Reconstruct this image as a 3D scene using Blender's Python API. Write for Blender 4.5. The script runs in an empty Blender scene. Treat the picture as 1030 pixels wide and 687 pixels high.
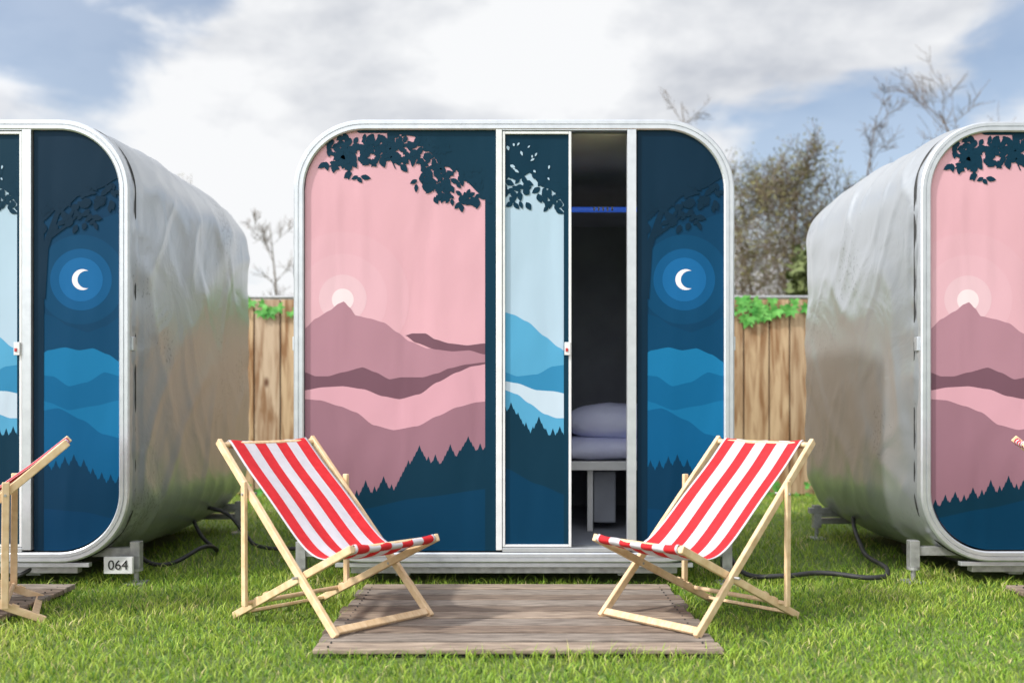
import bpy, bmesh, math, random
import numpy as np
from mathutils import Vector, Matrix, noise
random.seed(7); rng=np.random.default_rng(7)
scene=bpy.context.scene
S=183.3            # mural drawing units per metre
CAMH=1.04
FY=5.46            # distance of the pod fronts

def lin(c,k=1.0):
    o=[]
    for v in c:
        v=v/255.0
        o.append((v/12.92 if v<=0.04045 else ((v+0.055)/1.055)**2.4)*k)
    return (o[0],o[1],o[2],1.0)

# ------------------------------------------------------------------ helpers
def link(o,parent=None):
    scene.collection.objects.link(o)
    if parent is not None: o.parent=parent
    return o
def empty(name,loc=(0,0,0),rot=0):
    e=bpy.data.objects.new(name,None); e.location=loc; e.rotation_euler=(0,0,rot)
    e.empty_display_size=0.2
    return link(e)
def mesh_obj(name,verts,faces,mat=None,parent=None,smooth=False,mats=None,midx=None):
    me=bpy.data.meshes.new(name); me.from_pydata([tuple(v) for v in verts],[],faces); me.update()
    for m in (mats or ([mat] if mat else [])): me.materials.append(m)
    if midx is not None: me.polygons.foreach_set('material_index',midx)
    if smooth: me.polygons.foreach_set('use_smooth',[True]*len(me.polygons))
    return link(bpy.data.objects.new(name,me),parent)
def bevel(o,w=0.004,seg=2):
    m=o.modifiers.new('b','BEVEL'); m.width=w; m.segments=seg; m.limit_method='ANGLE'; return o
def box(name,x0,x1,y0,y1,z0,z1,mat,parent=None,bw=0.003):
    v=[(x0,y0,z0),(x1,y0,z0),(x1,y1,z0),(x0,y1,z0),(x0,y0,z1),(x1,y0,z1),(x1,y1,z1),(x0,y1,z1)]
    f=[(0,3,2,1),(4,5,6,7),(0,1,5,4),(1,2,6,5),(2,3,7,6),(3,0,4,7)]
    o=mesh_obj(name,v,f,mat,parent)
    if bw: bevel(o,bw)
    return o
def bar(name,p,q,wdir,w,t,mat,parent=None,bw=0.004):
    p=Vector(p);q=Vector(q);d=(q-p).normalized();a=Vector(wdir).normalized();b=d.cross(a).normalized()
    v=[]
    for e in (p,q):
        for sa,sb in ((-1,-1),(1,-1),(1,1),(-1,1)): v.append(e+a*sa*w/2+b*sb*t/2)
    f=[(0,1,2,3),(7,6,5,4),(0,4,5,1),(1,5,6,2),(2,6,7,3),(3,7,4,0)]
    o=mesh_obj(name,v,f,mat,parent)
    bm=bmesh.new();bm.from_mesh(o.data);bmesh.ops.recalc_face_normals(bm,faces=bm.faces);bm.to_mesh(o.data);bm.free()
    return bevel(o,bw)
def rod(name,p,q,r,mat,parent=None,n=12):
    p=Vector(p);q=Vector(q);d=(q-p).normalized();a=d.orthogonal().normalized();b=d.cross(a)
    v=[];f=[]
    for e in (p,q):
        for i in range(n):
            t=2*math.pi*i/n; v.append(e+(a*math.cos(t)+b*math.sin(t))*r)
    for i in range(n): f.append((i,(i+1)%n,n+(i+1)%n,n+i))
    f.append(tuple(range(n))[::-1]); f.append(tuple(range(n,2*n)))
    return mesh_obj(name,v,f,mat,parent,smooth=False)
def tube(name,pts,r,mat,parent=None):
    cu=bpy.data.curves.new(name,'CURVE'); cu.dimensions='3D'; cu.bevel_depth=r; cu.bevel_resolution=3
    sp=cu.splines.new('BEZIER'); sp.bezier_points.add(len(pts)-1)
    for bp,p in zip(sp.bezier_points,pts):
        bp.co=p; bp.handle_left_type='AUTO'; bp.handle_right_type='AUTO'
    cu.materials.append(mat)
    return link(bpy.data.objects.new(name,cu),parent)

# ------------------------------------------------------------------ materials
def new_mat(name):
    m=bpy.data.materials.new(name); m.use_nodes=True
    nt=m.node_tree; b=nt.nodes['Principled BSDF']; return m,nt,b
def N(nt,t,**k):
    n=nt.nodes.new(t)
    for a,v in k.items(): setattr(n,a,v)
    return n
def noisy(name,c1,c2,scale=8,rough=0.6,metal=0.0,stretch=(1,1,1),bump=0.2,bdist=0.004,detail=6,spec=0.5,rand=0.0):
    m,nt,b=new_mat(name)
    tc=N(nt,'ShaderNodeTexCoord'); mp=N(nt,'ShaderNodeMapping'); mp.inputs['Scale'].default_value=stretch
    nt.links.new(tc.outputs['Object'],mp.inputs['Vector'])
    vec=mp.outputs['Vector']
    if rand:
        oi=N(nt,'ShaderNodeObjectInfo'); add=N(nt,'ShaderNodeVectorMath',operation='ADD')
        sc=N(nt,'ShaderNodeMath',operation='MULTIPLY'); sc.inputs[1].default_value=37.0
        nt.links.new(oi.outputs['Random'],sc.inputs[0]); nt.links.new(vec,add.inputs[0]); nt.links.new(sc.outputs[0],add.inputs[1]); vec=add.outputs[0]
    n=N(nt,'ShaderNodeTexNoise'); n.inputs['Scale'].default_value=scale; n.inputs['Detail'].default_value=detail
    nt.links.new(vec,n.inputs['Vector'])
    r=N(nt,'ShaderNodeValToRGB'); r.color_ramp.elements[0].position=0.3; r.color_ramp.elements[1].position=0.7
    r.color_ramp.elements[0].color=c1; r.color_ramp.elements[1].color=c2
    nt.links.new(n.outputs['Fac'],r.inputs['Fac'])
    col=r.outputs['Color']
    if rand:
        hs=N(nt,'ShaderNodeHueSaturation'); mr=N(nt,'ShaderNodeMapRange')
        mr.inputs['To Min'].default_value=1-rand; mr.inputs['To Max'].default_value=1+rand
        nt.links.new(oi.outputs['Random'],mr.inputs['Value']); nt.links.new(mr.outputs[0],hs.inputs['Value']); nt.links.new(col,hs.inputs['Color']); col=hs.outputs['Color']
    nt.links.new(col,b.inputs['Base Color'])
    b.inputs['Roughness'].default_value=rough; b.inputs['Metallic'].default_value=metal
    b.inputs['Specular IOR Level'].default_value=spec
    if bump:
        bp=N(nt,'ShaderNodeBump'); bp.inputs['Strength'].default_value=bump; bp.inputs['Distance'].default_value=bdist
        nt.links.new(n.outputs['Fac'],bp.inputs['Height']); nt.links.new(bp.outputs['Normal'],b.inputs['Normal'])
    return m
g=lambda v:(v,v,v,1)
M_alu=noisy('aluminium',(.52,.54,.57,1),(.60,.62,.65,1),20,0.34,0.6,bump=0.05)
M_galv=noisy('galvanised_steel',g(0.30),g(0.48),25,0.5,0.6,bump=0.1)
M_white=noisy('white_profile',g(0.66),g(0.75),12,0.4,bump=0.03)
M_rubber=noisy('black_rubber',g(0.012),g(0.03),20,0.6)
M_dark=noisy('dark_parts_and_shade',g(0.02),g(0.05),5,0.8)  # near-black for screws, bearers, fence backing and for painted-in shade
M_beech=noisy('beech_wood',lin((206,172,130)),lin((230,202,164)),7,0.5,stretch=(3,9,3),bump=0.1,bdist=0.002,rand=0.08)
M_decks=[noisy('weathered_boards',lin(a),lin(b_),5,0.85,stretch=(1.6,16,6),bump=0.7,bdist=0.005,rand=0.1,detail=9)
  for a,b_ in (((84,70,60),(140,122,106)),((104,90,78),(166,148,130)),((92,82,74),(152,140,128)))]
M_interior=noisy('interior_lining',lin((138,142,152)),lin((156,160,170)),4,0.85)
M_ceil=noisy('interior_ceiling',lin((226,220,214)),lin((236,232,226)),4,0.7)
M_linen=noisy('lilac_linen',lin((204,208,242)),lin((218,222,250)),5,0.85,bump=0.8,bdist=0.03)
M_blue=noisy('blue_rail',lin((40,90,220)),lin((60,120,240)),10,0.4)
_b=M_blue.node_tree.nodes['Principled BSDF']; _b.inputs['Emission Color'].default_value=(.05,.16,.8,1); _b.inputs['Emission Strength'].default_value=.35
M_red=noisy('red_lock',lin((170,40,40)),lin((200,60,60)),10,0.4)
M_ink=noisy('black_ink',g(0.01),g(0.015),5,0.6,bump=0)

def m_stripe(name,c,c2):
    m=noisy(name,c,c2,30,0.85,bump=0.25,bdist=0.002)
    nt=m.node_tree; b=nt.nodes['Principled BSDF']; out=nt.nodes['Material Output']
    tr=N(nt,'ShaderNodeBsdfTranslucent'); tr.inputs['Color'].default_value=c
    mx=N(nt,'ShaderNodeMixShader'); mx.inputs[0].default_value=0.25
    nt.links.new(b.outputs[0],mx.inputs[1]); nt.links.new(tr.outputs[0],mx.inputs[2]); nt.links.new(mx.outputs[0],out.inputs['Surface'])
    return m
M_sr=m_stripe('canvas_red',lin((206,34,42)),lin((220,44,52)))
M_sw=m_stripe('canvas_white',lin((208,204,210)),lin((218,214,220)))

# printed fabric (colour carried on the mesh) with soft tension wrinkles
def m_fabric():
    m,nt,b=new_mat('printed_fabric')
    at=N(nt,'ShaderNodeAttribute',attribute_name='col')
    tc=N(nt,'ShaderNodeTexCoord')
    n0=N(nt,'ShaderNodeTexNoise'); n0.inputs['Scale'].default_value=1.6; n0.inputs['Detail'].default_value=3
    nt.links.new(tc.outputs['Object'],n0.inputs['Vector'])
    mr=N(nt,'ShaderNodeMapRange'); mr.inputs['From Min'].default_value=0.3; mr.inputs['From Max'].default_value=0.7
    mr.inputs['To Min'].default_value=0.95; mr.inputs['To Max'].default_value=1.03
    nt.links.new(n0.outputs['Fac'],mr.inputs['Value'])
    mul=N(nt,'ShaderNodeVectorMath',operation='SCALE'); nt.links.new(at.outputs['Color'],mul.inputs[0]); nt.links.new(mr.outputs[0],mul.inputs['Scale'])
    nt.links.new(mul.outputs[0],b.inputs['Base Color'])
    b.inputs['Roughness'].default_value=0.5; b.inputs['Specular IOR Level'].default_value=0.12
    mp=N(nt,'ShaderNodeMapping'); mp.inputs['Scale'].default_value=(1.9,0.01,.6); mp.inputs['Rotation'].default_value=(0,0.45,0)
    nt.links.new(tc.outputs['Object'],mp.inputs['Vector'])
    n1=N(nt,'ShaderNodeTexNoise'); n1.inputs['Scale'].default_value=2.0; n1.inputs['Detail'].default_value=1.5; n1.inputs['Distortion'].default_value=.3
    nt.links.new(mp.outputs[0],n1.inputs['Vector'])
    bp=N(nt,'ShaderNodeBump'); bp.inputs['Strength'].default_value=0.55; bp.inputs['Distance'].default_value=0.035
    nt.links.new(n1.outputs['Fac'],bp.inputs['Height']); nt.links.new(bp.outputs[0],b.inputs['Normal'])
    return m
M_fab=m_fabric()

def m_silver():
    m,nt,b=new_mat('silver_tarpaulin')
    tc=N(nt,'ShaderNodeTexCoord')
    n=N(nt,'ShaderNodeTexNoise'); n.inputs['Scale'].default_value=1.8; n.inputs['Detail'].default_value=4
    nt.links.new(tc.outputs['Object'],n.inputs['Vector'])
    r=N(nt,'ShaderNodeValToRGB'); r.color_ramp.elements[0].color=(0.48,0.50,0.52,1); r.color_ramp.elements[1].color=(0.57,0.59,0.61,1)
    nt.links.new(n.outputs['Fac'],r.inputs['Fac'])
    v=N(nt,'ShaderNodeTexNoise'); v.inputs['Scale'].default_value=45; v.inputs['Detail'].default_value=2
    nt.links.new(tc.outputs['Object'],v.inputs['Vector'])
    n3=N(nt,'ShaderNodeTexNoise'); n3.inputs['Scale'].default_value=1.5
    nt.links.new(tc.outputs['Object'],n3.inputs['Vector'])
    ad=N(nt,'ShaderNodeMath',operation='MULTIPLY'); nt.links.new(v.outputs['Fac'],ad.inputs[0]); nt.links.new(n3.outputs['Fac'],ad.inputs[1])
    mr=N(nt,'ShaderNodeMapRange'); mr.inputs['From Min'].default_value=0.37; mr.inputs['From Max'].default_value=0.42
    mr.inputs['To Min'].default_value=1.0; mr.inputs['To Max'].default_value=0.72
    nt.links.new(ad.outputs[0],mr.inputs['Value'])
    mul=N(nt,'ShaderNodeVectorMath',operation='SCALE'); nt.links.new(r.outputs[0],mul.inputs[0]); nt.links.new(mr.outputs[0],mul.inputs['Scale'])
    nt.links.new(mul.outputs[0],b.inputs['Base Color'])
    b.inputs['Metallic'].default_value=0.70; b.inputs['Roughness'].default_value=0.30
    n1=N(nt,'ShaderNodeTexNoise'); n1.inputs['Scale'].default_value=3.0; n1.inputs['Detail'].default_value=4; n1.inputs['Distortion'].default_value=.8
    nt.links.new(tc.outputs['Object'],n1.inputs['Vector'])
    bp=N(nt,'ShaderNodeBump'); bp.inputs['Strength'].default_value=0.42; bp.inputs['Distance'].default_value=0.025
    nt.links.new(n1.outputs['Fac'],bp.inputs['Height']); nt.links.new(bp.outputs[0],b.inputs['Normal'])
    return m
M_silver=m_silver()

# ------------------------------------------------------------------ mural drawing
# the print is drawn on a drafting grid (183.3 units = 1 m), origin shifted to the pod axis
GX,GY=517.0,400.0
X0,X1,Y0,Y1,R=307.0,728.0,130.0,553.0,62.0
def ytop(x):
    d=max(R-(x-X0),R-(X1-x),0); d=min(d,R); return Y0+R-math.sqrt(R*R-d*d)
def ybot(x):
    d=max(R-(x-X0),R-(X1-x),0); d=min(d,R); return Y1-R+math.sqrt(R*R-d*d)
def interp(pts,x):
    if x<=pts[0][0]: return pts[0][1]
    for (a,b),(c,d) in zip(pts,pts[1:]):
        if x<=c:
            t=(x-a)/(c-a); t2=t*t*(3-2*t)*0.5+t*0.5
            return b+(d-b)*t2
    return pts[-1][1]
class Mural:
    def __init__(s,x0,x1,dx=0): s.x0,s.x1,s.v,s.f,s.c,s.dx=x0,x1,[],[],[],dx
    def clip_poly(s):
        n=24; xs=[s.x0+(s.x1-s.x0)*i/n for i in range(n+1)]
        xs=[min(max(x,X0+.01),X1-.01) for x in xs]
        return [(x,ybot(x)) for x in xs]+[(x,ytop(x)) for x in xs[::-1]]
    def add(s,pts,layer,col):
        b=len(s.v)
        for x,y in pts: s.v.append(((x+s.dx-GX)/S,-layer*0.00025,CAMH-(y-GY)/S))
        s.f.append(tuple(range(b,b+len(pts)))); s.c.append(col)
    def hill(s,layer,col,top,bot=None,xa=None,xb=None,step=1.0):
        xa=s.x0 if xa is None else max(xa,s.x0); xb=s.x1 if xb is None else min(xb,s.x1)
        n=max(1,int((xb-xa)/step)); prev=None
        for i in range(n+1):
            x=xa+(xb-xa)*i/n
            t=top(x) if callable(top) else interp(top,x)
            b=ybot(x) if bot is None else (bot(x) if callable(bot) else interp(bot,x))
            b=min(b,ybot(x)); t=min(max(t,ytop(x)),b)
            if prev:
                px,pt,pb=prev
                if pb-pt>0.01 or b-t>0.01: s.add([(px,pb),(x,b),(x,t-0.001),(px,pt-0.001)],layer,col)
            prev=(x,t,b)
    def poly(s,layer,col,pts):
        C=s.clip_poly(); out=list(pts)
        for i in range(len(C)):
            ax,ay=C[i]; bx,by=C[(i+1)%len(C)]
            if abs(ax-bx)+abs(ay-by)<1e-6: continue
            inside=lambda p:(bx-ax)*(p[1]-ay)-(by-ay)*(p[0]-ax)<=1e-9
            inp=out; out=[]
            if not inp: return
            for j in range(len(inp)):
                p=inp[j]; q=inp[(j+1)%len(inp)]; ip,iq=inside(p),inside(q)
                if ip: out.append(p)
                if ip!=iq:
                    dp=(bx-ax)*(p[1]-ay)-(by-ay)*(p[0]-ax); dq=(bx-ax)*(q[1]-ay)-(by-ay)*(q[0]-ax)
                    t=dp/(dp-dq); out.append((p[0]+(q[0]-p[0])*t,p[1]+(q[1]-p[1])*t))
        if len(out)>=3:
            a=sum(out[i][0]*out[(i+1)%len(out)][1]-out[(i+1)%len(out)][0]*out[i][1] for i in range(len(out)))
            if abs(a)<.02: return
            s.add(out[::-1] if a>0 else out,layer,col)
    def disc(s,layer,col,cx,cy,r,n=48):
        s.poly(layer,col,[(cx+r*math.cos(2*math.pi*i/n),cy+r*math.sin(2*math.pi*i/n)) for i in range(n)])
    def leaf(s,layer,col,cx,cy,L,ang,w=0.42):
        ca,sa=math.cos(ang),math.sin(ang)
        P=[(0,0),(.2,.7*w),(.45,w),(.75,w*.62),(1,0),(.75,-w*.62),(.45,-w),(.2,-.7*w)]
        s.poly(layer,col,[(cx+(u*ca-v*sa)*L,cy+(u*sa+v*ca)*L) for u,v in P])
    def leaves(s,layer,col,regions,seed,L=(8,13)):
        rr=random.Random(seed); k_=0
        for (x0,x1,ya,yb,n) in regions:
            for k in range(n):
                x=rr.uniform(x0,x1); y=ya+(yb-ya)*rr.random()
                s.leaf(layer+(k_%60)*.08,col,x,y,rr.uniform(*L),rr.uniform(0.1,2.7),rr.uniform(.22,.34)); k_+=1
    def stroke(s,layer,col,pts,w0,w1):
        L=len(pts)-1; l=[];r=[]
        for i,(x,y) in enumerate(pts):
            a=pts[max(i-1,0)];b=pts[min(i+1,L)]; dx,dy=b[0]-a[0],b[1]-a[1]; m=math.hypot(dx,dy); w=(w0+(w1-w0)*i/L)/2
            l.append((x-dy/m*w,y+dx/m*w)); r.append((x+dy/m*w,y-dx/m*w))
        for i in range(L): s.poly(layer,col,[l[i],l[i+1],r[i+1],r[i]])
    def build(s,name,parent,y):
        o=mesh_obj(name,s.v,s.f,M_fab,parent); o.location.y=y
        at=o.data.color_attributes.new('col','FLOAT_COLOR','CORNER')
        arr=[]
        for p,c in zip(o.data.polygons,s.c): arr+=list(c)*p.loop_total
        at.data.foreach_set('color',arr)
        return o
def firs(peaks,base):
    def f(x):
        y=interp(base,x)
        for px,py,sl in peaks:
            d=abs(x-px); y=min(y,py+d*sl+2.4*((d/2.6)%1.0))
        return y
    return f
def C_(r,g_,b_):
    L=0.3*r+.6*g_+.1*b_
    return lin((r,g_,b_),0.66+0.13*min(1,max(0,(L-60)/110)))
TEAL=C_(10,58,80); TEAL2=C_(2,65,98)
def left_mural():
    m=Mural(307,499)
    m.hill(0,C_(231,177,188),lambda x:0)
    m.disc(1,C_(232,180,191),345,300,67); m.disc(2,C_(234,184,195),345,300,45); m.disc(3,C_(237,196,205),345,300,24); m.disc(4,C_(252,228,232),345,301,11)
    m.hill(5,C_(186,138,152),[(307,330),(318,320),(332,312),(341,305),(346,303),(352,309),(358,317),(372,320),(386,324),(400,334),(412,343),(430,350),(455,352),(499,352)])
    m.hill(6,C_(130,92,106),[(408,337),(415,335),(428,335),(438,341),(452,345),(470,347),(487,345),(499,345)],[(408,337),(418,344),(438,351),(455,353),(472,352),(487,356),(499,356)],xa=408)
    m.hill(6.2,C_(130,92,106),[(307,374),(318,378),(330,378),(345,374),(365,369),(378,374),(392,381),(404,379),(425,379),(440,375),(452,370),(470,366),(487,364),(499,364)])
    m.hill(7,C_(223,168,181),[(307,392),(325,389),(345,388),(366,391),(385,398),(402,401),(422,396),(440,384),(460,374),(475,368),(499,364)])
    m.hill(8,C_(164,120,134),[(307,401),(322,402),(342,408),(358,414),(376,427),(396,432),(420,428),(440,418),(460,409),(480,404),(499,402)])
    pk=[(312,502,1.7),(322,497,1.9),(332,494,1.8),(341,497,2),(350,490,1.8),(359,492,2),(368,482,2.1),(377,488,2),(386,478,2.0),(394,486,2),(402,487,1.9),(411,462,2.0),(422,447,1.9),(431,458,2),(438,456,2.1),(453,446,2.0),(462,452,2),(471,438,1.7),(483,445,1.9),(493,440,1.6)]
    m.hill(9,TEAL,firs(pk,[(307,512),(350,503),(400,492),(412,478),(430,468),(460,462),(499,455)]),step=0.5)
    m.hill(10,TEAL2,[(307,522),(360,512),(420,500),(499,490)])
    m.hill(11,TEAL,lambda x:120,lambda x:560,xa=488)
    m.hill(12,TEAL,lambda x:120,[(356,131),(362,134),(392,134),(415,137),(430,144),(436,158),(446,168),(456,168),(468,182),(484,196),(499,208)],xa=356)
    m.stroke(13,TEAL,[(440,140),(400,148),(372,146),(350,152),(332,168)],4,1.5); m.stroke(13.1,TEAL,[(380,146),(392,156),(398,170)],2.5,1); m.stroke(13.2,TEAL,[(436,160),(446,186),(456,200)],4,1.5)
    m.leaves(14,TEAL,[(342,386,134,162,84),(328,356,138,170,40),(350,366,150,180,12),(384,432,132,160,64),(392,404,150,168,8),(418,450,140,188,58),(436,486,160,200,62),(460,490,190,208,16),(438,458,176,194,12)],3,(7,11))
    return m
def door_mural(dx=0):
    m=Mural(508,572,dx)
    m.hill(0,C_(186,210,228),lambda x:0)
    m.hill(2,C_(92,172,212),[(508,314),(516,316),(530,323),(548,338),(562,349),(572,356)])
    m.hill(3,C_(58,146,192),[(508,374),(520,378),(540,376),(556,368),(572,366)])
    m.hill(4,C_(204,222,236),[(508,383),(520,385),(540,392),(556,393),(572,396)])
    m.hill(5,C_(92,172,212),[(508,392),(520,396),(532,405),(548,416),(560,420),(572,420)])
    pk=[(508,408,1.8),(514,404,2.0),(521,414,2),(529,424,2.1),(536,428,2),(542,418,2.1),(549,430,2),(556,430,2),(563,428,1.9),(570,432,1.9)]
    m.hill(6,TEAL,firs(pk,[(508,424),(530,438),(572,446)]),step=0.5)
    m.hill(7,TEAL2,[(508,470),(540,486),(572,498)])
    m.hill(8,TEAL,lambda x:120,lambda x:560,xa=567)
    m.hill(9,TEAL,lambda x:120,[(508,176),(520,182),(533,174),(545,188),(558,192),(567,205)],xb=567)
    m.leaves(10,TEAL,[(506,566,168,196,48),(510,530,188,204,9),(545,566,186,212,16)],5,(7,11))
    m.leaves(20,C_(186,210,228),[(508,562,140,158,7),(512,556,155,182,7)],9,(3,6))
    return m
def right_mural():
    m=Mural(641,728)
    m.hill(0,C_(2,62,98),lambda x:0)
    m.hill(1,C_(4,69,107),[(641,214),(690,226),(728,214)])
    m.disc(2,C_(6,77,118),688,281,45); m.disc(3,C_(14,94,146),688,281,31); m.disc(4,C_(26,110,170),688,281,22)
    n=20; cr=[]
    for i in range(n+1):
        t=math.radians(60+ (300-60)*i/n); cr.append((689.5+10.5*math.cos(t),281+10.5*math.sin(t)))
    inn=[]
    for i in range(1,n):
        t=math.radians(290-(290-70)*i/n); inn.append((694+9.6*math.cos(t)*.98,281+9.6*math.sin(t)*.92))
    for i in range(n):
        a,b2=cr[i],cr[i+1]
        ia=inn[max(0,min(len(inn)-1,len(inn)-i))] if i>0 else cr[0]
        ib=inn[max(0,min(len(inn)-1,len(inn)-i-1))] if i<n-1 else cr[n]
        m.poly(5,C_(250,240,246),[a,b2,ib,ia])
    m.hill(6,C_(2,74,114),[(641,312),(660,318),(676,328),(695,334),(712,328),(728,318)])
    m.hill(7,C_(24,126,178),[(641,362),(655,352),(672,349),(686,352),(700,350),(715,356),(728,364)])
    m.hill(8,C_(10,107,158),[(641,376),(660,378),(676,388),(694,384),(712,374),(728,378)])
    m.hill(9,C_(20,121,173),[(641,398),(655,404),(676,412),(700,408),(728,402)])
    m.hill(10,C_(8,101,152),[(641,414),(665,410),(690,422),(710,436),(728,440)])
    pk=[(645,466,2),(654,462,1.9),(663,462,2),(672,458,2.1),(681,456,2),(691,461,2.1),(700,470,2),(709,474,2),(718,476,1.9),(726,478,1.9)]
    m.hill(11,C_(6,63,97),firs(pk,[(641,476),(680,472),(728,490)]),step=0.5)
    m.hill(12,C_(4,68,108),[(641,510),(690,514),(728,522)])
    D=C_(8,48,72)
    m.hill(13,D,lambda x:120,lambda x:560,xb=651)
    m.hill(14,D,lambda x:120,[(651,222),(668,206),(690,196),(706,190),(728,178)],xa=651)
    m.stroke(15,D,[(648,300),(652,250),(664,215),(690,190)],9,3); m.stroke(15.3,D,[(655,240),(672,228),(688,214)],4,2)
    m.leaves(16,D,[(650,704,200,226,44),(690,722,182,206,26)],11,(7,11))
    return m

# ------------------------------------------------------------------ rounded rectangle loops
def rrect(x0,x1,z0,z1,r,k=10,m=8):
    pts=[]
    def seg(a,b,n):
        for i in range(n): pts.append((a[0]+(b[0]-a[0])*i/n,a[1]+(b[1]-a[1])*i/n))
    def arc(cx,cz,a0):
        for i in range(k):
            t=math.radians(a0+90*i/k); pts.append((cx+r*math.cos(t),cz+r*math.sin(t)))
    arc(x1-r,z1-r,0); seg((x1-r,z1),(x0+r,z1),m); arc(x0+r,z1-r,90); seg((x0,z1-r),(x0,z0+r),m)
    arc(x0+r,z0+r,180); seg((x0+r,z0),(x1-r,z0),m); arc(x1-r,z0+r,270); seg((x1,z0+r),(x1,z1-r),m)
    return pts
def u(x): return (x-GX)/S
def w(y): return CAMH-(y-GY)/S
OX0,OX1,OZ0,OZ1=u(297),u(737),w(564),w(122)
def ring(name,specs,mat,parent,closed=False):
    loops=[rrect(OX0+i,OX1-i,OZ0+i,OZ1-i,max(.38-i,.05),18,8) for i,_ in specs]
    n=len(loops[0]); v=[];f=[]
    for (i,y),L in zip(specs,loops): v+=[(x,y,z) for x,z in L]
    for a in range(len(specs)-1+(1 if closed else 0)):
        a2=(a+1)%len(specs)
        for j in range(n):
            f.append((a*n+j,a2*n+j,a2*n+(j+1)%n,a*n+(j+1)%n))
    o=mesh_obj(name,v,f,mat,parent,smooth=False)
    bm=bmesh.new();bm.from_mesh(o.data);bmesh.ops.recalc_face_normals(bm,faces=bm.faces);bm.to_mesh(o.data);bm.free()
    return o
def shell(parent,seed,DEPTH):
    L0=rrect(OX0,OX1,OZ0,OZ1,.38,20,48); n=len(L0); rows=80; v=[];f=[]
    nor=[]
    for j in range(n):
        a=Vector(L0[j-1]);b=Vector(L0[(j+1)%n]); t=(b-a).normalized(); nor.append(Vector((t.y,-t.x)))
    for i in range(rows+1):
        t=(i/rows)*DEPTH
        rb=0.28; e=max(0,t-(DEPTH-rb)); ins=rb-math.sqrt(max(rb*rb-e*e,0))
        for j in range(n):
            x,z=L0[j]
            bul=0.045*math.sin(math.pi*min(t/DEPTH,1))**0.7
            wr=0.016*noise.noise(Vector((x*1.3+seed*7,t*1.2,z*1.3)))
            pk=0.020*math.exp(-t/.13)*noise.noise(Vector((x*8+seed,t*3,z*8)))*min(1,t/.03)
            pk+=0.016*math.exp(-abs(DEPTH-rb-t)/.18)*noise.noise(Vector((x*7+3,t*2,z*7+seed)))
            q=noise.noise(Vector((x*1.4+t*1.4,seed+z*1.8-t*1.1,t*.6)))
            q2=noise.noise(Vector((x*2.3-t*1.9,seed+4+z*2.1+t*2.3,t*.9)))
            crease=(0.010*math.exp(-(q/.13)**2)+0.006*math.exp(-(q2/.09)**2))*math.sin(min(1,t/.3)*math.pi/2)
            o=-ins+ (bul+wr+crease)*min(1,t/.05)*(1 if t<DEPTH-.01 else 0) + pk - 0.008*math.exp(-((t-.10)/.012)**2)
            v.append((x+nor[j].x*o,t,z+nor[j].y*o))
    for i in range(rows):
        for j in range(n): f.append((i*n+j,(i+1)*n+j,(i+1)*n+(j+1)%n,i*n+(j+1)%n))
    f.append(tuple(rows*n+j for j in range(n)))
    o=mesh_obj('tarpaulin_body',v,f,M_silver,parent,smooth=True)
    o.data.polygons[len(f)-1].use_smooth=False
    bm=bmesh.new();bm.from_mesh(o.data);bmesh.ops.recalc_face_normals(bm,faces=bm.faces);bm.to_mesh(o.data);bm.free()
    L=rrect(OX0+.06,OX1-.06,OZ0+.07,OZ1-.06,.33); nn=len(L); v=[];f=[];mi=[]
    for y in (0.03,DEPTH-.12): v+=[(x,y,z) for x,z in L]
    for j in range(nn):
        f.append((j,(j+1)%nn,nn+(j+1)%nn,nn+j)); mi.append(1 if L[j][1]>OZ1-.2 else 0)
    f.append(tuple(range(nn,2*nn))); mi.append(0)
    mesh_obj('inner_lining',v,f,None,parent,mats=[M_interior,M_ceil],midx=mi)

def jack(parent,x,y,out,h=0.22):
    box('jack_bracket',min(x,x+out*.26),max(x,x+out*.26),y,y+.05,h-.035,h+.015,M_galv,parent)
    box('jack_post',x+out*.02-.028,x+out*.02+.028,y-.008,y+.05-.002,h-.10,h+.05,M_galv,parent)
    rod('jack_screw',(x+out*.02,y+.02,0.012),(x+out*.02,y+.02,h-.09),.014,M_galv,parent)
    rod('jack_collar',(x+out*.02,y+.02,h-.115),(x+out*.02,y+.02,h-.10),.036,M_galv,parent)
    box('jack_foot',x+out*.02-.055,x+out*.02+.055,y-.04,y+.08,0.0,0.014,M_galv,parent)

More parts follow.
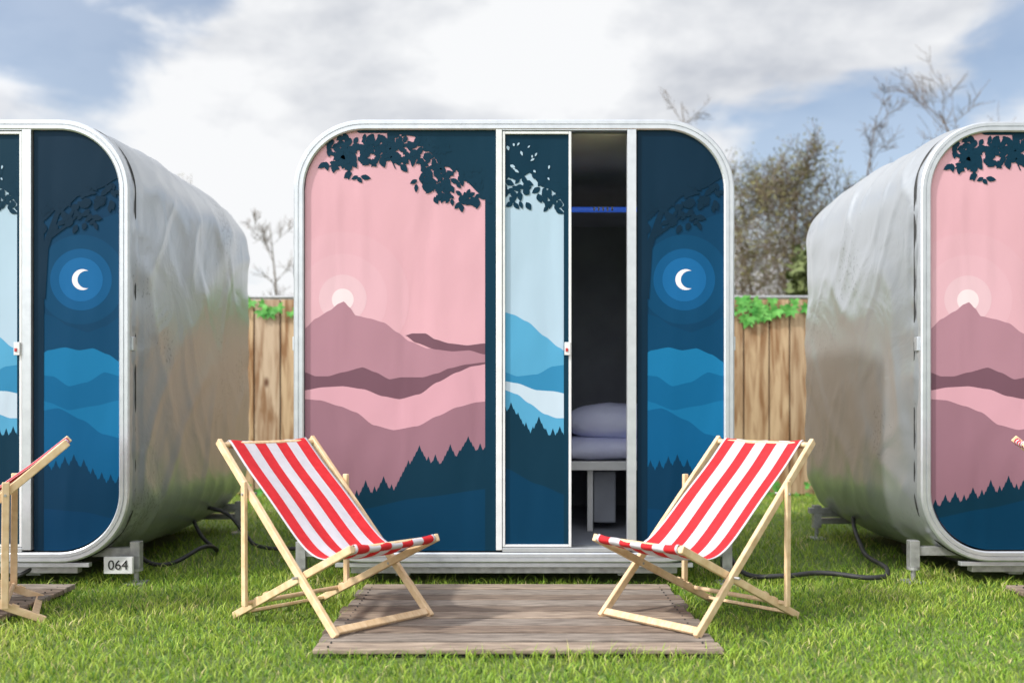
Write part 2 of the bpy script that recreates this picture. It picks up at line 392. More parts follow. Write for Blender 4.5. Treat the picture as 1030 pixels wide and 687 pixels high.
def make_pod(cx,y,open_door,seed,rot=0,DEPTH=2.3):
    P=empty('camping_pod',(cx,y,0),rot)
    shell(P,seed,DEPTH)
    ring('front_frame',[(0.0,.05),(-.004,.03),(-.004,-.018),(.004,-.026),(.020,-.026),(.022,-.021),(.026,-.021),(.028,-.026),(.045,-.026),(.052,-.020),(.052,.05)],M_alu,P)
    ring('gasket',[(-.001,.052),(-.009,.056),(-.009,.066),(-.001,.07)],M_rubber,P)
    left_mural().build('printed_panel',P,-.004)
    right_mural().build('printed_panel',P,-.004)
    bx=lambda nm,a,b,t,bb,y0,y1,mat:box(nm,u(a),u(b),y0,y1,w(bb),w(t),mat,P,.002)
    bx('mullion',499,505,131.2,552,-.024,.03,M_white)
    bx('mullion',630.5,639.5,131.2,552,-.024,.03,M_alu)
    bx('door_track',505.3,630.2,128.6,132.2,-.022,.05,M_alu)
    bx('threshold',505.3,630.2,549.6,554,-.022,.09,M_alu)
    dx=0 if open_door else 57
    d=door_mural(dx); d.build('door_fabric',P,-.004)
    x0,x1=505.5+dx,574.5+dx
    if dx: x1=630
    bx('door_stile',x0,x0+2.6,133,549,-.020,.0,M_white)
    bx('door_stile',x1-2.6,x1,133,549,-.020,.0,M_white)
    bx('door_rail',x0+2.7,x1-2.7,133,135.6,-.019,.0,M_white)
    bx('door_rail',x0+2.7,x1-2.7,546.5,549,-.019,.0,M_white)
    if dx:
        m=Mural(505,566); m.hill(0,TEAL2,lambda x:0); m.build('fixed_fabric',P,.012)
    bx('door_handle',x1-7,x1-1,344,357,-.034,-.0205,M_white)
    bx('door_lock',x1-6,x1-3.5,350,353.5,-.039,-.0345,M_red)
    for a,b in ((307,499),(641,728)):
        m=Mural(a,b); m.hill(0,(0.05,0.05,0.05,1),lambda x:0,step=4); o=m.build('panel_backing',P,.02)
    for s,xe in ((-1,OX0),(1,OX1)):
        box('side_latch',min(xe,xe+s*.016),max(xe,xe+s*.016),.005,.045,w(352),w(338),M_alu,P)
    # chassis
    box('front_beam',OX0+.30,OX1-.30,.03,.09,.075,OZ0-.012,M_galv,P)
    box('front_sill',OX0+.22,OX1-.22,-.012,.028,OZ0-.030,OZ0-.006,M_alu,P)
    box('rear_beam',OX0+.05,OX1-.05,DEPTH-.35,DEPTH-.27,.10,OZ0-.005,M_galv,P)
    for s in (-1,1):
        box('side_beam',s*.62-.04,s*.62+.04,.10,DEPTH-.05,.05,OZ0-.008,M_galv,P)
    box('underbody_shade',OX0+.4,OX1-.4,.35,DEPTH-.4,.06,OZ0-.010,M_dark,P)  # dark block painting in the shadowed recess below the pod
    for s,xe in ((-1,OX0),(1,OX1)):
        jack(P,xe+s*.01,.10,-s,.19)
        jack(P,xe+s*.02,DEPTH-.45,-s,.20)
        box('rear_arm',min(xe-s*.35,xe+s*.06),max(xe-s*.35,xe+s*.06),DEPTH-.46,DEPTH-.41,.19,.23,M_galv,P)
        rod('wheel' ,(s*.78,1.0,.11),(s*.88,1.0,.11),.10,M_rubber,P,20)
    return P

def cushion(name,c,h,mat,P,e):
    v=[];f=[];nu,nv=40,20
    def sp(a,k): return math.copysign(abs(a)**(2/k),a)
    for i in range(nv+1):
        ph=-math.pi/2+math.pi*i/nv
        for j in range(nu):
            th=2*math.pi*j/nu
            x=sp(math.cos(ph),2.6)*sp(math.cos(th),e*1.6);y=sp(math.cos(ph),2.6)*sp(math.sin(th),e*1.6);z=sp(math.sin(ph),e)
            d=1+.05*noise.noise(Vector((x*3,y*3,z*2+c[0])))
            v.append((c[0]+x*h[0]*d,c[1]+y*h[1]*d,c[2]+z*h[2]*(d+.15*noise.noise(Vector((x*4,y*4,c[2]))))))
    for i in range(nv):
        for j in range(nu): f.append((i*nu+j,i*nu+(j+1)%nu,(i+1)*nu+(j+1)%nu,(i+1)*nu+j))
    return mesh_obj(name,v,f,mat,P,smooth=True)
def interior(P):
    box('bunk_base',.24,1.10,.62,2.05,.60,.655,M_white,P)
    for x in (.30,1.04):
        for y in (.68,1.98): box('bunk_leg',x-.02,x+.02,y-.02,y+.02,OZ0+.07,.60,M_galv,P)
    box('storage_box',.50,.64,.78,1.2,.26,.58,M_interior,P,.01)
    box('support_post',.455,.49,.70,.735,OZ0+.072,.598,M_white,P)
    cushion('mattress',(.67,1.33,.725),(.43,.74,.085),M_linen,P,4)
    cushion('pillow',(.70,.90,.89),(.38,.26,.115),M_linen,P,2.4)
    cushion('duvet',(.67,1.55,.83),(.42,.45,.07),M_linen,P,3)
    rod('upper_rail',(.05,.75,2.215),(1.05,.75,2.215),.016,M_blue,P)
    box('upper_shelf',.05,1.05,.78,1.3,2.20,2.225,M_interior,P)
    for i in range(5):
        rod('rail_fitting',(.50+i*.028,.730,2.205),(.50+i*.028,.733,2.228),.006,M_white,P,8)

pc=make_pod(0.011,FY,True,1); interior(pc)
pl=make_pod(-3.295,FY,False,2,DEPTH=2.62)
pr=make_pod(3.455,FY+.04,False,3)
# number plate on the left pod
box('number_plate',u(709)-.0,u(738),.02,.045,w(577),w(560),M_white,pl,.002)
cu=bpy.data.curves.new('number_text','FONT'); cu.body='064'; cu.size=.075; cu.align_x='CENTER'; cu.align_y='CENTER'; cu.extrude=.001
cu.materials.append(M_ink)
t=link(bpy.data.objects.new('number_text',cu),pl); t.location=(u(723.5),.0175,w(568.5)); t.rotation_euler=(math.pi/2,0,0)

# ------------------------------------------------------------------ deck chairs
def catmull(P,n):
    out=[]
    Q=[P[0]]+P+[P[-1]]
    for i in range(1,len(Q)-2):
        for k in range(n):
            t=k/n; a,b,c,d=Q[i-1],Q[i],Q[i+1],Q[i+2]
            out.append(tuple(.5*((2*b[m])+(-a[m]+c[m])*t+(2*a[m]-5*b[m]+4*c[m]-d[m])*t*t+(-a[m]+3*b[m]-3*c[m]+d[m])*t**3) for m in range(2)))
    out.append(P[-1]); return out
def deck_chair(cx,cy,ang,front=0.042,sag=0.0):
    P=empty('deck_chair',(cx,cy,0),math.radians(ang))
    W=.27; At=(-.105,.835); Af=(.80,front); Br=(0.0,.012); Bt=(.87,.415)
    for s in (-1,1):
        bar('back_rail',(At[0],s*W,At[1]),(Af[0],s*W,Af[1]),(0,1,0),.022,.036,M_beech,P)
        bar('seat_rail',(Br[0]-.01,s*(W-.026),Br[1]),(Bt[0],s*(W-.026),Bt[1]),(0,1,0),.022,.034,M_beech,P)
        bar('prop_strut',(.150,s*(W+.024),.66),(.155,s*(W+.024),.085),(0,1,0),.018,.032,M_beech,P)
        for (sx,sz) in ((.152,.60),(.545,.262)):
            rod('pivot_bolt',(sx,s*(W-.04),sz),(sx,s*(W+.038),sz),.006,M_galv,P)
        for k in range(3):
            bar('notch_block',(.10+k*.07,s*(W-.026),.078+k*.032),(.13+k*.07,s*(W-.026),.092+k*.032),(0,1,0),.02,.018,M_beech,P,.002)
    rod('top_bar',(At[0]+.02,-W,At[1]-.018),(At[0]+.02,W,At[1]-.018),.013,M_beech,P)
    bar('foot_bar',(Af[0]-.02,-W+.011,Af[1]+.022),(Af[0]-.02,W-.011,Af[1]+.022),(1,0,-.9),.034,.018,M_beech,P)
    rod('seat_bar',(Bt[0]-.012,-W+.03,Bt[1]-.006),(Bt[0]-.012,W-.03,Bt[1]-.006),.013,M_beech,P)
    bar('rear_bar',(.035,-W+.037,.030),(.035,W-.037,.030),(1,0,.4),.034,.016,M_beech,P)
    rod('prop_bar',(.155,-W-.03,.098),(.155,W+.03,.098),.011,M_beech,P)
    prof=[(-.098,.800),(-.105,.818),(-.095,.834),(-.072,.826),(.06,.716),(.245,.578-sag),(.44,.428-sag),(.55,.366-sag),(.65,.348-sag),(.76,.370-sag*.5),(.845,.420),(.862,.428),(.875,.413),(.865,.396),(.83,.382)]
    pr_=catmull(prof,6)
    b=[0,.012,.075,.137,.200,.262,.325,.387,.448,.46]
    cols=[1,0,1,0,1,0,1,0,1]
    ys=[]; mi_c=[]
    for a,c,k in zip(b,b[1:],cols):
        ns=3 if c-a>.02 else 1
        for i in range(ns): ys.append(a+(c-a)*i/ns); mi_c.append(k)
    ys.append(b[-1]); v=[];f=[];mi=[]
    npf=len(pr_)
    for i,(sx,sz) in enumerate(pr_):
        t=i/(npf-1)
        for y in ys:
            q=(y/.46)*2-1
            sg=-.018*(1-q*q)*math.sin(math.pi*t)
            wv=.008*noise.noise(Vector((y*14,t*5,cx)))*math.sin(math.pi*t)
            pinch=1-.03*math.sin(math.pi*t)
            v.append((sx,(y-.23)*pinch,sz+sg+wv))
    m=len(ys)
    for i in range(npf-1):
        for j in range(m-1): f.append((i*m+j,i*m+j+1,(i+1)*m+j+1,(i+1)*m+j)); mi.append(mi_c[j])
    o=mesh_obj('canvas_sling',v,f,None,P,smooth=True,mats=[M_sr,M_sw],midx=mi)
    so=o.modifiers.new('s','SOLIDIFY'); so.thickness=.0018; so.offset=0
    return P
deck_chair(-1.144,4.89,-42.2)
deck_chair(1.180,4.89,222.2)
deck_chair(-2.27,4.84,203,.03)
deck_chair(2.59,4.86,-22,.03)

# ------------------------------------------------------------------ decks
def deck(x0,x1,y0,y1,seed):
    P=empty('wooden_deck',((x0+x1)/2,(y0+y1)/2,0)); W=(x1-x0)/2; H=(y1-y0)
    n=10; pitch=H/n; rr=random.Random(seed); last=0
    for i in range(n):
        ya=-H/2+i*pitch
        last=(last+rr.choice((1,2)))%3
        box('board',-W+rr.uniform(-.015,.015),W+rr.uniform(-.015,.015),ya+.010,ya+pitch-.010,.016,.042+rr.uniform(-.005,.002),M_decks[last],P,.005)
        for k in (-1,1):
            for q in (.25,.75): rod('screw',(k*(W-.06),ya+pitch*q,.036),(k*(W-.06),ya+pitch*q,.0455),.004,M_dark,P,8)
    box('gap_shade_sheet',-W+.02,W-.02,-H/2+.02,H/2-.02,.003,.008,M_dark,P,0)  # dark sheet added beneath the boards to paint shade into the gaps
    for k in (-1,0,1): box('bearer',k*(W-.06)-.03,k*(W-.06)+.03,-H/2+.012,H/2-.012,-.01,.0145,M_dark,P)
    return P
deck(-.80,.84,3.97,5.36,1)
deck(-3.98,-2.34,3.97,5.36,2)
deck(2.64,4.28,3.97,5.36,3)

# ------------------------------------------------------------------ ground and grass
def m_ground():
    m,nt,b=new_mat('lawn_soil')
    tc=N(nt,'ShaderNodeTexCoord')
    n=N(nt,'ShaderNodeTexNoise'); n.inputs['Scale'].default_value=1.2; n.inputs['Detail'].default_value=8
    n2=N(nt,'ShaderNodeTexNoise'); n2.inputs['Scale'].default_value=40; n2.inputs['Detail'].default_value=6
    nt.links.new(tc.outputs['Object'],n.inputs['Vector']); nt.links.new(tc.outputs['Object'],n2.inputs['Vector'])
    r=N(nt,'ShaderNodeValToRGB'); r.color_ramp.elements[0].position=.35; r.color_ramp.elements[1].position=.68
    r.color_ramp.elements[0].color=(.08,.13,.025,1); r.color_ramp.elements[1].color=(.18,.23,.06,1)
    ad=N(nt,'ShaderNodeMath',operation='ADD'); hf=N(nt,'ShaderNodeMath',operation='MULTIPLY'); hf.inputs[1].default_value=.5
    nt.links.new(n.outputs['Fac'],ad.inputs[0]); nt.links.new(n2.outputs['Fac'],ad.inputs[1]); nt.links.new(ad.outputs[0],hf.inputs[0])
    nt.links.new(hf.outputs[0],r.inputs['Fac']); nt.links.new(r.outputs[0],b.inputs['Base Color'])
    b.inputs['Roughness'].default_value=.95
    bp=N(nt,'ShaderNodeBump'); bp.inputs['Distance'].default_value=.03; nt.links.new(n2.outputs['Fac'],bp.inputs['Height']); nt.links.new(bp.outputs[0],b.inputs['Normal'])
    return m
M_ground=m_ground()
mesh_obj('ground',[(-500,-300,0),(500,-300,0),(500,700,0),(-500,700,0)],[(0,1,2,3)],M_ground)

def m_grass():
    m,nt,b=new_mat('grass_blades'); out=nt.nodes['Material Output']
    at=N(nt,'ShaderNodeAttribute',attribute_name='col')
    nt.links.new(at.outputs['Color'],b.inputs['Base Color']); b.inputs['Roughness'].default_value=.5; b.inputs['Specular IOR Level'].default_value=.3
    tr=N(nt,'ShaderNodeBsdfTranslucent'); nt.links.new(at.outputs['Color'],tr.inputs['Color'])
    mx=N(nt,'ShaderNodeMixShader'); mx.inputs[0].default_value=.35
    nt.links.new(b.outputs[0],mx.inputs[1]); nt.links.new(tr.outputs[0],mx.inputs[2]); nt.links.new(mx.outputs[0],out.inputs['Surface'])
    return m
def grass():
    zones=[(-3.7,3.7,2.8,6.0,4300,1.0),(-5.8,5.8,6.0,10.9,1400,1.15)]
    XS=[];YS=[];HS=[]
    for x0,x1,y0,y1,dn,hs in zones:
        n=int((x1-x0)*(y1-y0)*dn); x=rng.uniform(x0,x1,n); y=rng.uniform(y0,y1,n)
        h=rng.uniform(.016,.044,n)*hs
        XS.append(x);YS.append(y);HS.append(h)
    x=np.concatenate(XS);y=np.concatenate(YS);h=np.concatenate(HS)
    keep=np.ones(len(x),bool)
    for a,b in ((-.79,.83),(-3.97,-2.35),(2.65,4.27)): keep&=~((x>a)&(x<b)&(y>3.985)&(y<5.36))
    for c in (0.011,-3.295,3.455): keep&=~((abs(x-c)<.85)&(y>FY+.12)&(y<FY+2.1))
    x=x[keep];y=y[keep];h=h[keep]; n=len(x)
    f=lambda a,b,c:np.sin(x*a+c)*np.cos(y*b+c*1.7)
    pt=(f(2.1,2.9,.3)+f(5.3,4.1,1.1)*.7+f(9.7,11.3,2.2)*.5+f(.9,1.3,4)*.8+f(17,21,2.)*.5+f(31,27,1.)*.4)/3.2
    h*=1+.55*pt
    for (a,b) in ((-.80,.84),):
        near=((abs(y-3.95)<.06)&(x>a-.05)&(x<b+.05))|((abs(x-a+.02)<.05)&(y>3.95)&(y<5.4))|((abs(x-b-.02)<.05)&(y>3.95)&(y<5.4))
        h=np.where(near,h*rng.uniform(1.0,1.9,n),h)
    h=np.where((y>5.4)&(y<7.9)&(rng.random(n)<.2),h*1.8,h)
    th=rng.uniform(0,2*np.pi,n); wd=rng.uniform(.0016,.0034,n)
    ld=rng.uniform(0,2*np.pi,n); lean=rng.uniform(.2,1.4,n)*h
    dx=np.cos(th)*wd; dy=np.sin(th)*wd; lx=np.cos(ld)*lean; ly=np.sin(ld)*lean
    V=np.empty((n,5,3))
    V[:,0]=np.stack([x-dx,y-dy,np.zeros(n)-.002],1); V[:,1]=np.stack([x+dx,y+dy,np.zeros(n)-.002],1)
    V[:,2]=np.stack([x+dx*.8+lx*.35,y+dy*.8+ly*.35,h*.6],1); V[:,3]=np.stack([x-dx*.8+lx*.35,y-dy*.8+ly*.35,h*.6],1)
    V[:,4]=np.stack([x+lx,y+ly,h*.95],1)
    me=bpy.data.meshes.new('grass'); me.vertices.add(n*5); me.vertices.foreach_set('co',V.ravel())
    base=(np.arange(n)*5)[:,None]
    li=np.concatenate([base+0,base+1,base+2,base+3,base+3,base+2,base+4],1).ravel().astype(np.int32)
    me.loops.add(len(li)); me.loops.foreach_set('vertex_index',li)
    ls=np.empty(n*2,np.int32); ls[0::2]=np.arange(n)*7; ls[1::2]=np.arange(n)*7+4
    me.polygons.add(n*2); me.polygons.foreach_set('loop_start',ls)
    me.update(calc_edges=True); me.validate()
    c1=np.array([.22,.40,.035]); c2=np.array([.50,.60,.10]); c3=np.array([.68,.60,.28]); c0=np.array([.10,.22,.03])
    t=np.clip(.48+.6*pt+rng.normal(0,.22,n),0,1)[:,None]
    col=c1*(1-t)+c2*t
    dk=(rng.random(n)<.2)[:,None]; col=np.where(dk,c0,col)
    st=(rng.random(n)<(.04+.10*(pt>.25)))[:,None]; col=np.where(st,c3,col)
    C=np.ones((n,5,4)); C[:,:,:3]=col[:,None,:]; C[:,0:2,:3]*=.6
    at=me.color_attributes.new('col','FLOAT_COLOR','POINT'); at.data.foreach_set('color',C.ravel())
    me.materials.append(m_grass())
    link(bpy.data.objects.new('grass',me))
grass()

# ------------------------------------------------------------------ fence hoarding
def attr_mesh(name,v,f,cols,mat,parent=None):
    o=mesh_obj(name,v,f,mat,parent)
    at=o.data.color_attributes.new('col','FLOAT_COLOR','CORNER'); arr=[]
    for p,c in zip(o.data.polygons,cols): arr+=list(c)*p.loop_total
    at.data.foreach_set('color',arr); return o
def m_plank():
    m,nt,b=new_mat('fence_planks')
    at=N(nt,'ShaderNodeAttribute',attribute_name='col'); tc=N(nt,'ShaderNodeTexCoord')
    mp=N(nt,'ShaderNodeMapping'); mp.inputs['Scale'].default_value=(6,1,.7); nt.links.new(tc.outputs['Object'],mp.inputs['Vector'])
    n=N(nt,'ShaderNodeTexNoise'); n.inputs['Scale'].default_value=2.4; n.inputs['Detail'].default_value=9; n.inputs['Distortion'].default_value=.9
    nt.links.new(mp.outputs[0],n.inputs['Vector'])
    r=N(nt,'ShaderNodeValToRGB'); r.color_ramp.elements[0].position=.34; r.color_ramp.elements[1].position=.60
    r.color_ramp.elements[0].color=(.48,.34,.23,1); r.color_ramp.elements[1].color=(1,1,1,1)
    nt.links.new(n.outputs['Fac'],r.inputs['Fac'])
    mp2=N(nt,'ShaderNodeMapping'); mp2.inputs['Scale'].default_value=(5.0,0.01,2.6); nt.links.new(tc.outputs['Object'],mp2.inputs['Vector'])
    vo=N(nt,'ShaderNodeTexVoronoi'); vo.inputs['Scale'].default_value=1.0; nt.links.new(mp2.outputs[0],vo.inputs['Vector'])
    r2=N(nt,'ShaderNodeValToRGB'); r2.color_ramp.elements[0].position=.09; r2.color_ramp.elements[1].position=.20
    r2.color_ramp.elements[0].color=(.24,.13,.08,1); r2.color_ramp.elements[1].color=(1,1,1,1)
    nt.links.new(vo.outputs['Distance'],r2.inputs['Fac'])
    m1=N(nt,'ShaderNodeVectorMath',operation='MULTIPLY'); m2=N(nt,'ShaderNodeVectorMath',operation='MULTIPLY')
    nt.links.new(at.outputs['Color'],m1.inputs[0]); nt.links.new(r.outputs[0],m1.inputs[1]); nt.links.new(m1.outputs[0],m2.inputs[0]); nt.links.new(r2.outputs[0],m2.inputs[1])
    nt.links.new(m2.outputs[0],b.inputs['Base Color']); b.inputs['Roughness'].default_value=.7
    return m
M_leaf=noisy('ivy_leaf',lin((60,140,50)),lin((120,190,90)),14,.5,bump=0)
def fence():
    P=empty('plank_fence',(0,10.6,0)); rr=random.Random(4)
    v=[];f=[];c=[]; x=-14
    while x<14:
        wd=rr.uniform(.21,.29); b=len(v); yo=rr.uniform(0,.004)
        for (px,pz) in ((x+.008,.02),(x+wd-.008,.02),(x+wd-.008,2.09),(x+.008,2.09)):
            v.append((px,yo,pz)); 
        for (px,pz) in ((x+.008,.02),(x+wd-.008,.02),(x+wd-.008,2.09),(x+.008,2.09)): v.append((px,.03,pz))
        k=rr.uniform(.62,.98); gr=rr.uniform(.0,.5); cc=(.62*k,(.42+.08*gr)*k,(.24+.18*gr)*k,1)
        for q in ((0,1,2,3),(5,4,7,6),(1,5,6,2),(4,0,3,7),(3,2,6,7)): f.append(tuple(b+i for i in q)); c.append(cc)
        x+=wd
    attr_mesh('planks',v,f,c,m_plank(),P)
    box('backing',-14,14,.032,.05,0,2.08,M_dark,P,0)
    rod('top_rail',(-14,.02,2.115),(14,.02,2.115),.02,M_galv,P)
    v=[];f=[]
    def ivy(cx,cz,s,a,y):
        b=len(v); pts=[(0,-.1),(.35,-.35),(.85,-.15),(.5,.1),(.75,.55),(.3,.4),(0,1.0),(-.3,.4),(-.75,.55),(-.5,.1),(-.85,-.15),(-.35,-.35)]
        for px,pz in pts:
            X=(px*math.cos(a)-pz*math.sin(a))*s; Z=(px*math.sin(a)+pz*math.cos(a))*s
            v.append((cx+X,y-abs(px)*s*.2,cz+Z))
        f.append(tuple(range(b,b+len(pts))))
    for i in range(1100):
        cx=rr.uniform(-14,14); dens=.5+.5*math.sin(cx*3.1)+.3*math.sin(cx*7.3+1)
        if rr.random()>dens+.15: continue
        ivy(cx,2.10-abs(rr.gauss(0,.13)),rr.uniform(.055,.11),rr.uniform(2,4.3),-.02-rr.random()*.03)
    for i in range(500):
        ivy(rr.uniform(-14,14),rr.uniform(.0,.16),rr.uniform(.04,.08),rr.uniform(-1.5,1.5),-.02-rr.random()*.05)
    mesh_obj('ivy',v,f,M_leaf,P)
fence()

# ------------------------------------------------------------------ trees
M_bark=noisy('bark',lin((72,60,50)),lin((116,100,84)),6,.9)
M_bud=noisy('young_leaves',lin((78,80,44)),lin((122,116,68)),3,.8,bump=0)
def tree(name,x,y,H,spread,seed,kids=(16,7,6),leaf=0,lean=0.0,rad=.012):
    rr=random.Random(seed); v=[];f=[]; lv=[];lf=[]
    def seg(pts,rs,n=5):
        b=len(v)
        for i,(p,r) in enumerate(zip(pts,rs)):
            d=(pts[min(i+1,len(pts)-1)]-pts[max(i-1,0)]).normalized(); a=d.orthogonal().normalized(); c=d.cross(a)
            for k in range(n):
                t=2*math.pi*k/n; v.append(p+(a*math.cos(t)+c*math.sin(t))*r)
        for i in range(len(pts)-1):
            for k in range(n): f.append((b+i*n+k,b+i*n+(k+1)%n,b+(i+1)*n+(k+1)%n,b+(i+1)*n+k))
    def branch(p,d,L,r,lvl):
        ns=8 if lvl==0 else (5 if lvl<3 else 3)
        pts=[p.copy()];dd=d.copy();q=p.copy()
        for i in range(ns):
            dd=(dd+Vector((rr.gauss(0,1),rr.gauss(0,1),rr.gauss(0,.6)+(.5 if lvl else .3)))*(.07 if lvl==0 else .16)).normalized()
            q=q+dd*L/ns; pts.append(q.copy())
        rs=[max(r*(1-.85*i/ns),.005) for i in range(ns+1)]
        seg(pts,rs,6 if lvl<2 else 3)
        if lvl<len(kids):
            for k in range(kids[lvl]):
                t=rr.uniform(.22 if lvl==0 else .2,1.0); i=min(int(t*ns),ns-1); a=pts[i].lerp(pts[i+1],t*ns-i)
                ax=(pts[i+1]-pts[i]).normalized(); o=ax.orthogonal().normalized(); o=Matrix.Rotation(rr.uniform(0,6.283),3,ax)@o
                an=rr.uniform(.45,1.05); nd=(ax*math.cos(an)+o*math.sin(an)).normalized()
                nl=(L*spread*(1.05-.6*t) if lvl==0 else L*rr.uniform(.4,.65))
                branch(a,nd,nl,max(rs[i]*.5,.006),lvl+1)
        elif leaf:
            for k in range(leaf):
                a=pts[rr.randrange(1,len(pts))]+Vector((rr.gauss(0,.06),rr.gauss(0,.06),rr.gauss(0,.06))); s=rr.uniform(.02,.045)
                e1=Vector((rr.gauss(0,1),rr.gauss(0,1),rr.gauss(0,1))).normalized()*s; e2=e1.orthogonal().normalized()*s*.7
                b=len(lv); lv.extend([a-e1,a+e2,a+e1,a-e2]); lf.append((b,b+1,b+2,b+3))
    branch(Vector((0,0,-.05)),Vector((lean,0,1)).normalized(),H,H*rad,0)
    P=empty(name,(x,y,0))
    mesh_obj('trunk_and_limbs',v,f,M_bark,P)
    if lf: mesh_obj('leaf_crown',lv,lf,M_bud,P)
tree('bare_tree',5.9,21,5.4,.42,1,(28,10,6),3)
tree('bare_tree',5.1,23,5.6,.42,2,(28,10,6),4)
tree('bare_tree',6.9,22,7.6,.18,3,(16,6,5),0,rad=.008)
tree('bare_tree',9.0,21,6.0,.26,4,(16,6,4),0)
tree('bare_tree',11.2,22,7.7,.3,5,(18,6,4),0)
tree('bare_tree',4.15,24,8.1,.16,6,(12,5,4),0,rad=.008)
tree('bare_tree',-5.2,22,4.9,.25,7,(14,6,4),0)
tree('bare_tree',-9.5,26,6.0,.35,8,(16,6,4),1)
tree('bare_tree',15,25,8.0,.35,9,(16,6,4),1)
def foliage_mass(name,cx,cy,cz,sx,sy,sz,n,seed,mat,size=(.05,.12)):
    rr=random.Random(seed); v=[];f=[]
    cl=[(rr.uniform(-1,1),rr.uniform(-1,1),rr.random()**.8,rr.uniform(.15,.35)) for _ in range(40)]
    for i in range(n):
        c=rr.choice(cl); d=Vector((rr.gauss(0,1),rr.gauss(0,1),rr.gauss(0,1))).normalized()*c[3]*rr.uniform(.5,1)
        p=Vector(((c[0]*.8+d.x)*sx,(c[1]*.8+d.y)*sy,(c[2]*(1-.35*c[0]**2)+d.z)*sz))
        if p.z<0: p.z=-p.z*.3
        s=rr.uniform(*size); e1=Vector((rr.gauss(0,1),rr.gauss(0,1),rr.gauss(0,1))).normalized(); e2=e1.orthogonal().normalized()
        b=len(v); v.extend([p-e1*s,p+e2*s*.6,p+e1*s,p-e2*s*.6]); f.append((b,b+1,b+2,b+3))
    o=mesh_obj(name,v,f,mat); o.location=(cx,cy,cz); return o
M_shrub=noisy('shrub_leaves',lin((66,78,42)),lin((108,118,66)),3,.8,bump=0)
foliage_mass('shrub',5.2,16.5,0,1.1,.8,3.1,10000,3,M_shrub)
foliage_mass('hedge',0,60,0,75,2.5,3.2,30000,5,M_shrub,(.3,.6))

# ------------------------------------------------------------------ cables
tube('power_cable',[(1.25,5.75,.13),(1.32,5.62,.05),(1.5,5.55,.05),(1.75,5.62,.055),(2.0,5.5,.05),(2.15,5.7,.05),(2.22,6.3,.08),(2.45,7.0,.30),(2.6,7.1,.32)],.014,M_rubber)
tube('power_cable',[(-2.25,6.9,.30),(-2.12,6.8,.10),(-2.0,6.7,.03),(-1.95,6.3,.10),(-2.15,6.0,.04),(-2.3,5.9,.20)],.013,M_rubber)
tube('power_cable',[(-2.35,7.0,.28),(-2.0,6.95,.24),(-1.85,6.9,.10),(-1.7,6.7,.045),(-1.3,6.6,.045)],.013,M_rubber)
tube('power_cable',[(-2.62,5.52,.12),(-2.75,5.45,.05),(-2.9,5.42,.05),(-3.1,5.44,.06)],.012,M_rubber)

# ------------------------------------------------------------------ light and sky
ts=Vector((-.72,-.36,.75)).normalized()
sl=bpy.data.lights.new('sun','SUN'); sl.energy=3.7; sl.angle=math.radians(3.0); sl.color=(1,.965,.91)
so=link(bpy.data.objects.new('sun',sl)); so.rotation_euler=(-ts).to_track_quat('-Z','Y').to_euler(); so.location=(-6,-3,9)
W_=bpy.data.worlds.new('World'); scene.world=W_; W_.use_nodes=True; nt=W_.node_tree; nt.nodes.clear()
out=N(nt,'ShaderNodeOutputWorld'); sky=N(nt,'ShaderNodeTexSky'); sky.sky_type='NISHITA'; sky.sun_disc=False
sky.sun_elevation=math.asin(ts.z); sky.sun_rotation=math.atan2(ts.x,ts.y)%(2*math.pi)
bg=N(nt,'ShaderNodeBackground'); bg.inputs['Strength'].default_value=.15; nt.links.new(sky.outputs[0],bg.inputs['Color'])
tc=N(nt,'ShaderNodeTexCoord'); nm=N(nt,'ShaderNodeVectorMath',operation='NORMALIZE'); nt.links.new(tc.outputs['Generated'],nm.inputs[0])
mp=N(nt,'ShaderNodeMapping'); mp.inputs['Scale'].default_value=(1,1,2.2); mp.inputs['Location'].default_value=(3.1,.4,1.2); nt.links.new(nm.outputs[0],mp.inputs['Vector'])
def noi(sc,det,dist=0,rg=.5):
    n=N(nt,'ShaderNodeTexNoise'); n.inputs['Scale'].default_value=sc; n.inputs['Detail'].default_value=det; n.inputs['Distortion'].default_value=dist; n.inputs['Roughness'].default_value=rg
    nt.links.new(mp.outputs[0],n.inputs['Vector']); return n
def math_(op,a,b,c=None):
    n=N(nt,'ShaderNodeMath',operation=op)
    for i,vv in enumerate((a,b,c)):
        if vv is None: continue
        if isinstance(vv,(int,float)): n.inputs[i].default_value=vv
        else: nt.links.new(vv,n.inputs[i])
    return n.outputs[0]
n1=noi(6.5,6,.3,.55); n2=noi(4.6,6,.2,.55)
cov=math_('MULTIPLY_ADD',n1.outputs['Fac'],2.4,-.3)
def patch(d,r0,r1,amt,prev):
    d=Vector(d).normalized(); ds=N(nt,'ShaderNodeVectorMath',operation='DISTANCE'); nt.links.new(nm.outputs[0],ds.inputs[0]); ds.inputs[1].default_value=d
    mr=N(nt,'ShaderNodeMapRange',interpolation_type='SMOOTHSTEP'); mr.inputs['From Min'].default_value=r0; mr.inputs['From Max'].default_value=r1
    mr.inputs['To Min'].default_value=amt; mr.inputs['To Max'].default_value=0; nt.links.new(ds.outputs['Value'],mr.inputs['Value'])
    return math_('SUBTRACT',prev,mr.outputs[0])
cov=patch((-.44,1,.38),.0,.18,.95,cov)
cov=patch((-.32,1,.41),.0,.08,.7,cov)
cov=patch((.27,1,.225),.0,.17,.95,cov)
cov=patch((.42,1,.24),.0,.14,.8,cov)
cov=patch((.52,1,.38),.0,.11,.8,cov)
cov=patch((.05,1,.30),.1,.3,-.4,cov)
cov=patch((.35,1,.37),.02,.10,-.4,cov)
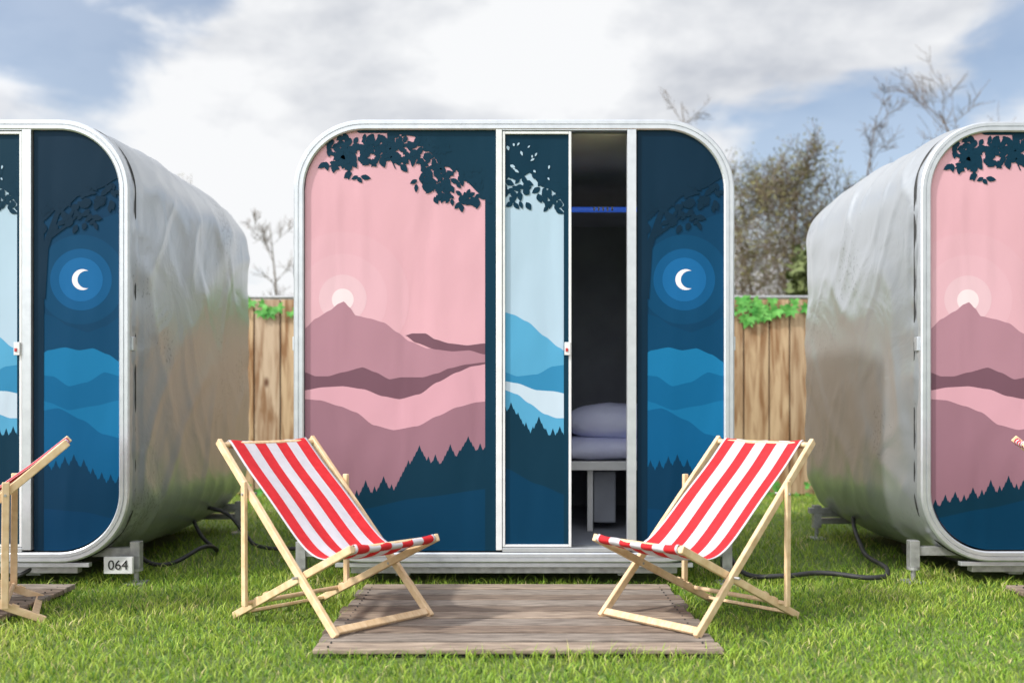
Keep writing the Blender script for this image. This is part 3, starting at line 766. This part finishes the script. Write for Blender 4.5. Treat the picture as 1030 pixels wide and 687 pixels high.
mask=N(nt,'ShaderNodeMapRange',interpolation_type='SMOOTHSTEP'); mask.inputs['From Min'].default_value=.15; mask.inputs['From Max'].default_value=.70; mask.inputs['To Min'].default_value=.24; nt.links.new(cov,mask.inputs['Value'])
br=N(nt,'ShaderNodeValToRGB'); e=br.color_ramp.elements; e[0].position=.34; e[0].color=(.58,.61,.67,1); e[1].position=.56; e[1].color=(.95,.96,.975,1)
sep=N(nt,'ShaderNodeSeparateXYZ'); nt.links.new(nm.outputs[0],sep.inputs[0])
hz=math_('MULTIPLY_ADD',sep.outputs['Z'],-.45,.19)
bi=math_('ADD',n2.outputs['Fac'],hz)
bi=patch((.30,1,.37),.0,.22,.10,bi)
nt.links.new(bi,br.inputs['Fac'])
dt=N(nt,'ShaderNodeVectorMath',operation='DOT_PRODUCT'); nt.links.new(nm.outputs[0],dt.inputs[0]); dt.inputs[1].default_value=ts
gl=N(nt,'ShaderNodeMapRange'); gl.inputs['From Min'].default_value=.15; gl.inputs['From Max'].default_value=1; gl.inputs['To Min'].default_value=1; gl.inputs['To Max'].default_value=3.5
nt.links.new(dt.outputs['Value'],gl.inputs['Value'])
cb=N(nt,'ShaderNodeBackground'); nt.links.new(br.outputs[0],cb.inputs['Color']); nt.links.new(gl.outputs[0],cb.inputs['Strength'])
mx=N(nt,'ShaderNodeMixShader'); nt.links.new(mask.outputs[0],mx.inputs[0]); nt.links.new(bg.outputs[0],mx.inputs[1]); nt.links.new(cb.outputs[0],mx.inputs[2])
nt.links.new(mx.outputs[0],out.inputs['Surface'])

scene.view_settings.view_transform='Standard'; scene.view_settings.look='None'; scene.view_settings.exposure=0

cam=bpy.data.cameras.new('camera'); cam.lens=35; cam.sensor_width=36; cam.shift_y=57/1030; cam.clip_end=3000; cam.clip_start=.05
cam.dof.use_dof=True; cam.dof.focus_distance=5.1; cam.dof.aperture_fstop=1.5
co=link(bpy.data.objects.new('camera',cam)); co.location=(0,0,CAMH); co.rotation_euler=(math.pi/2,0,0)
scene.camera=co
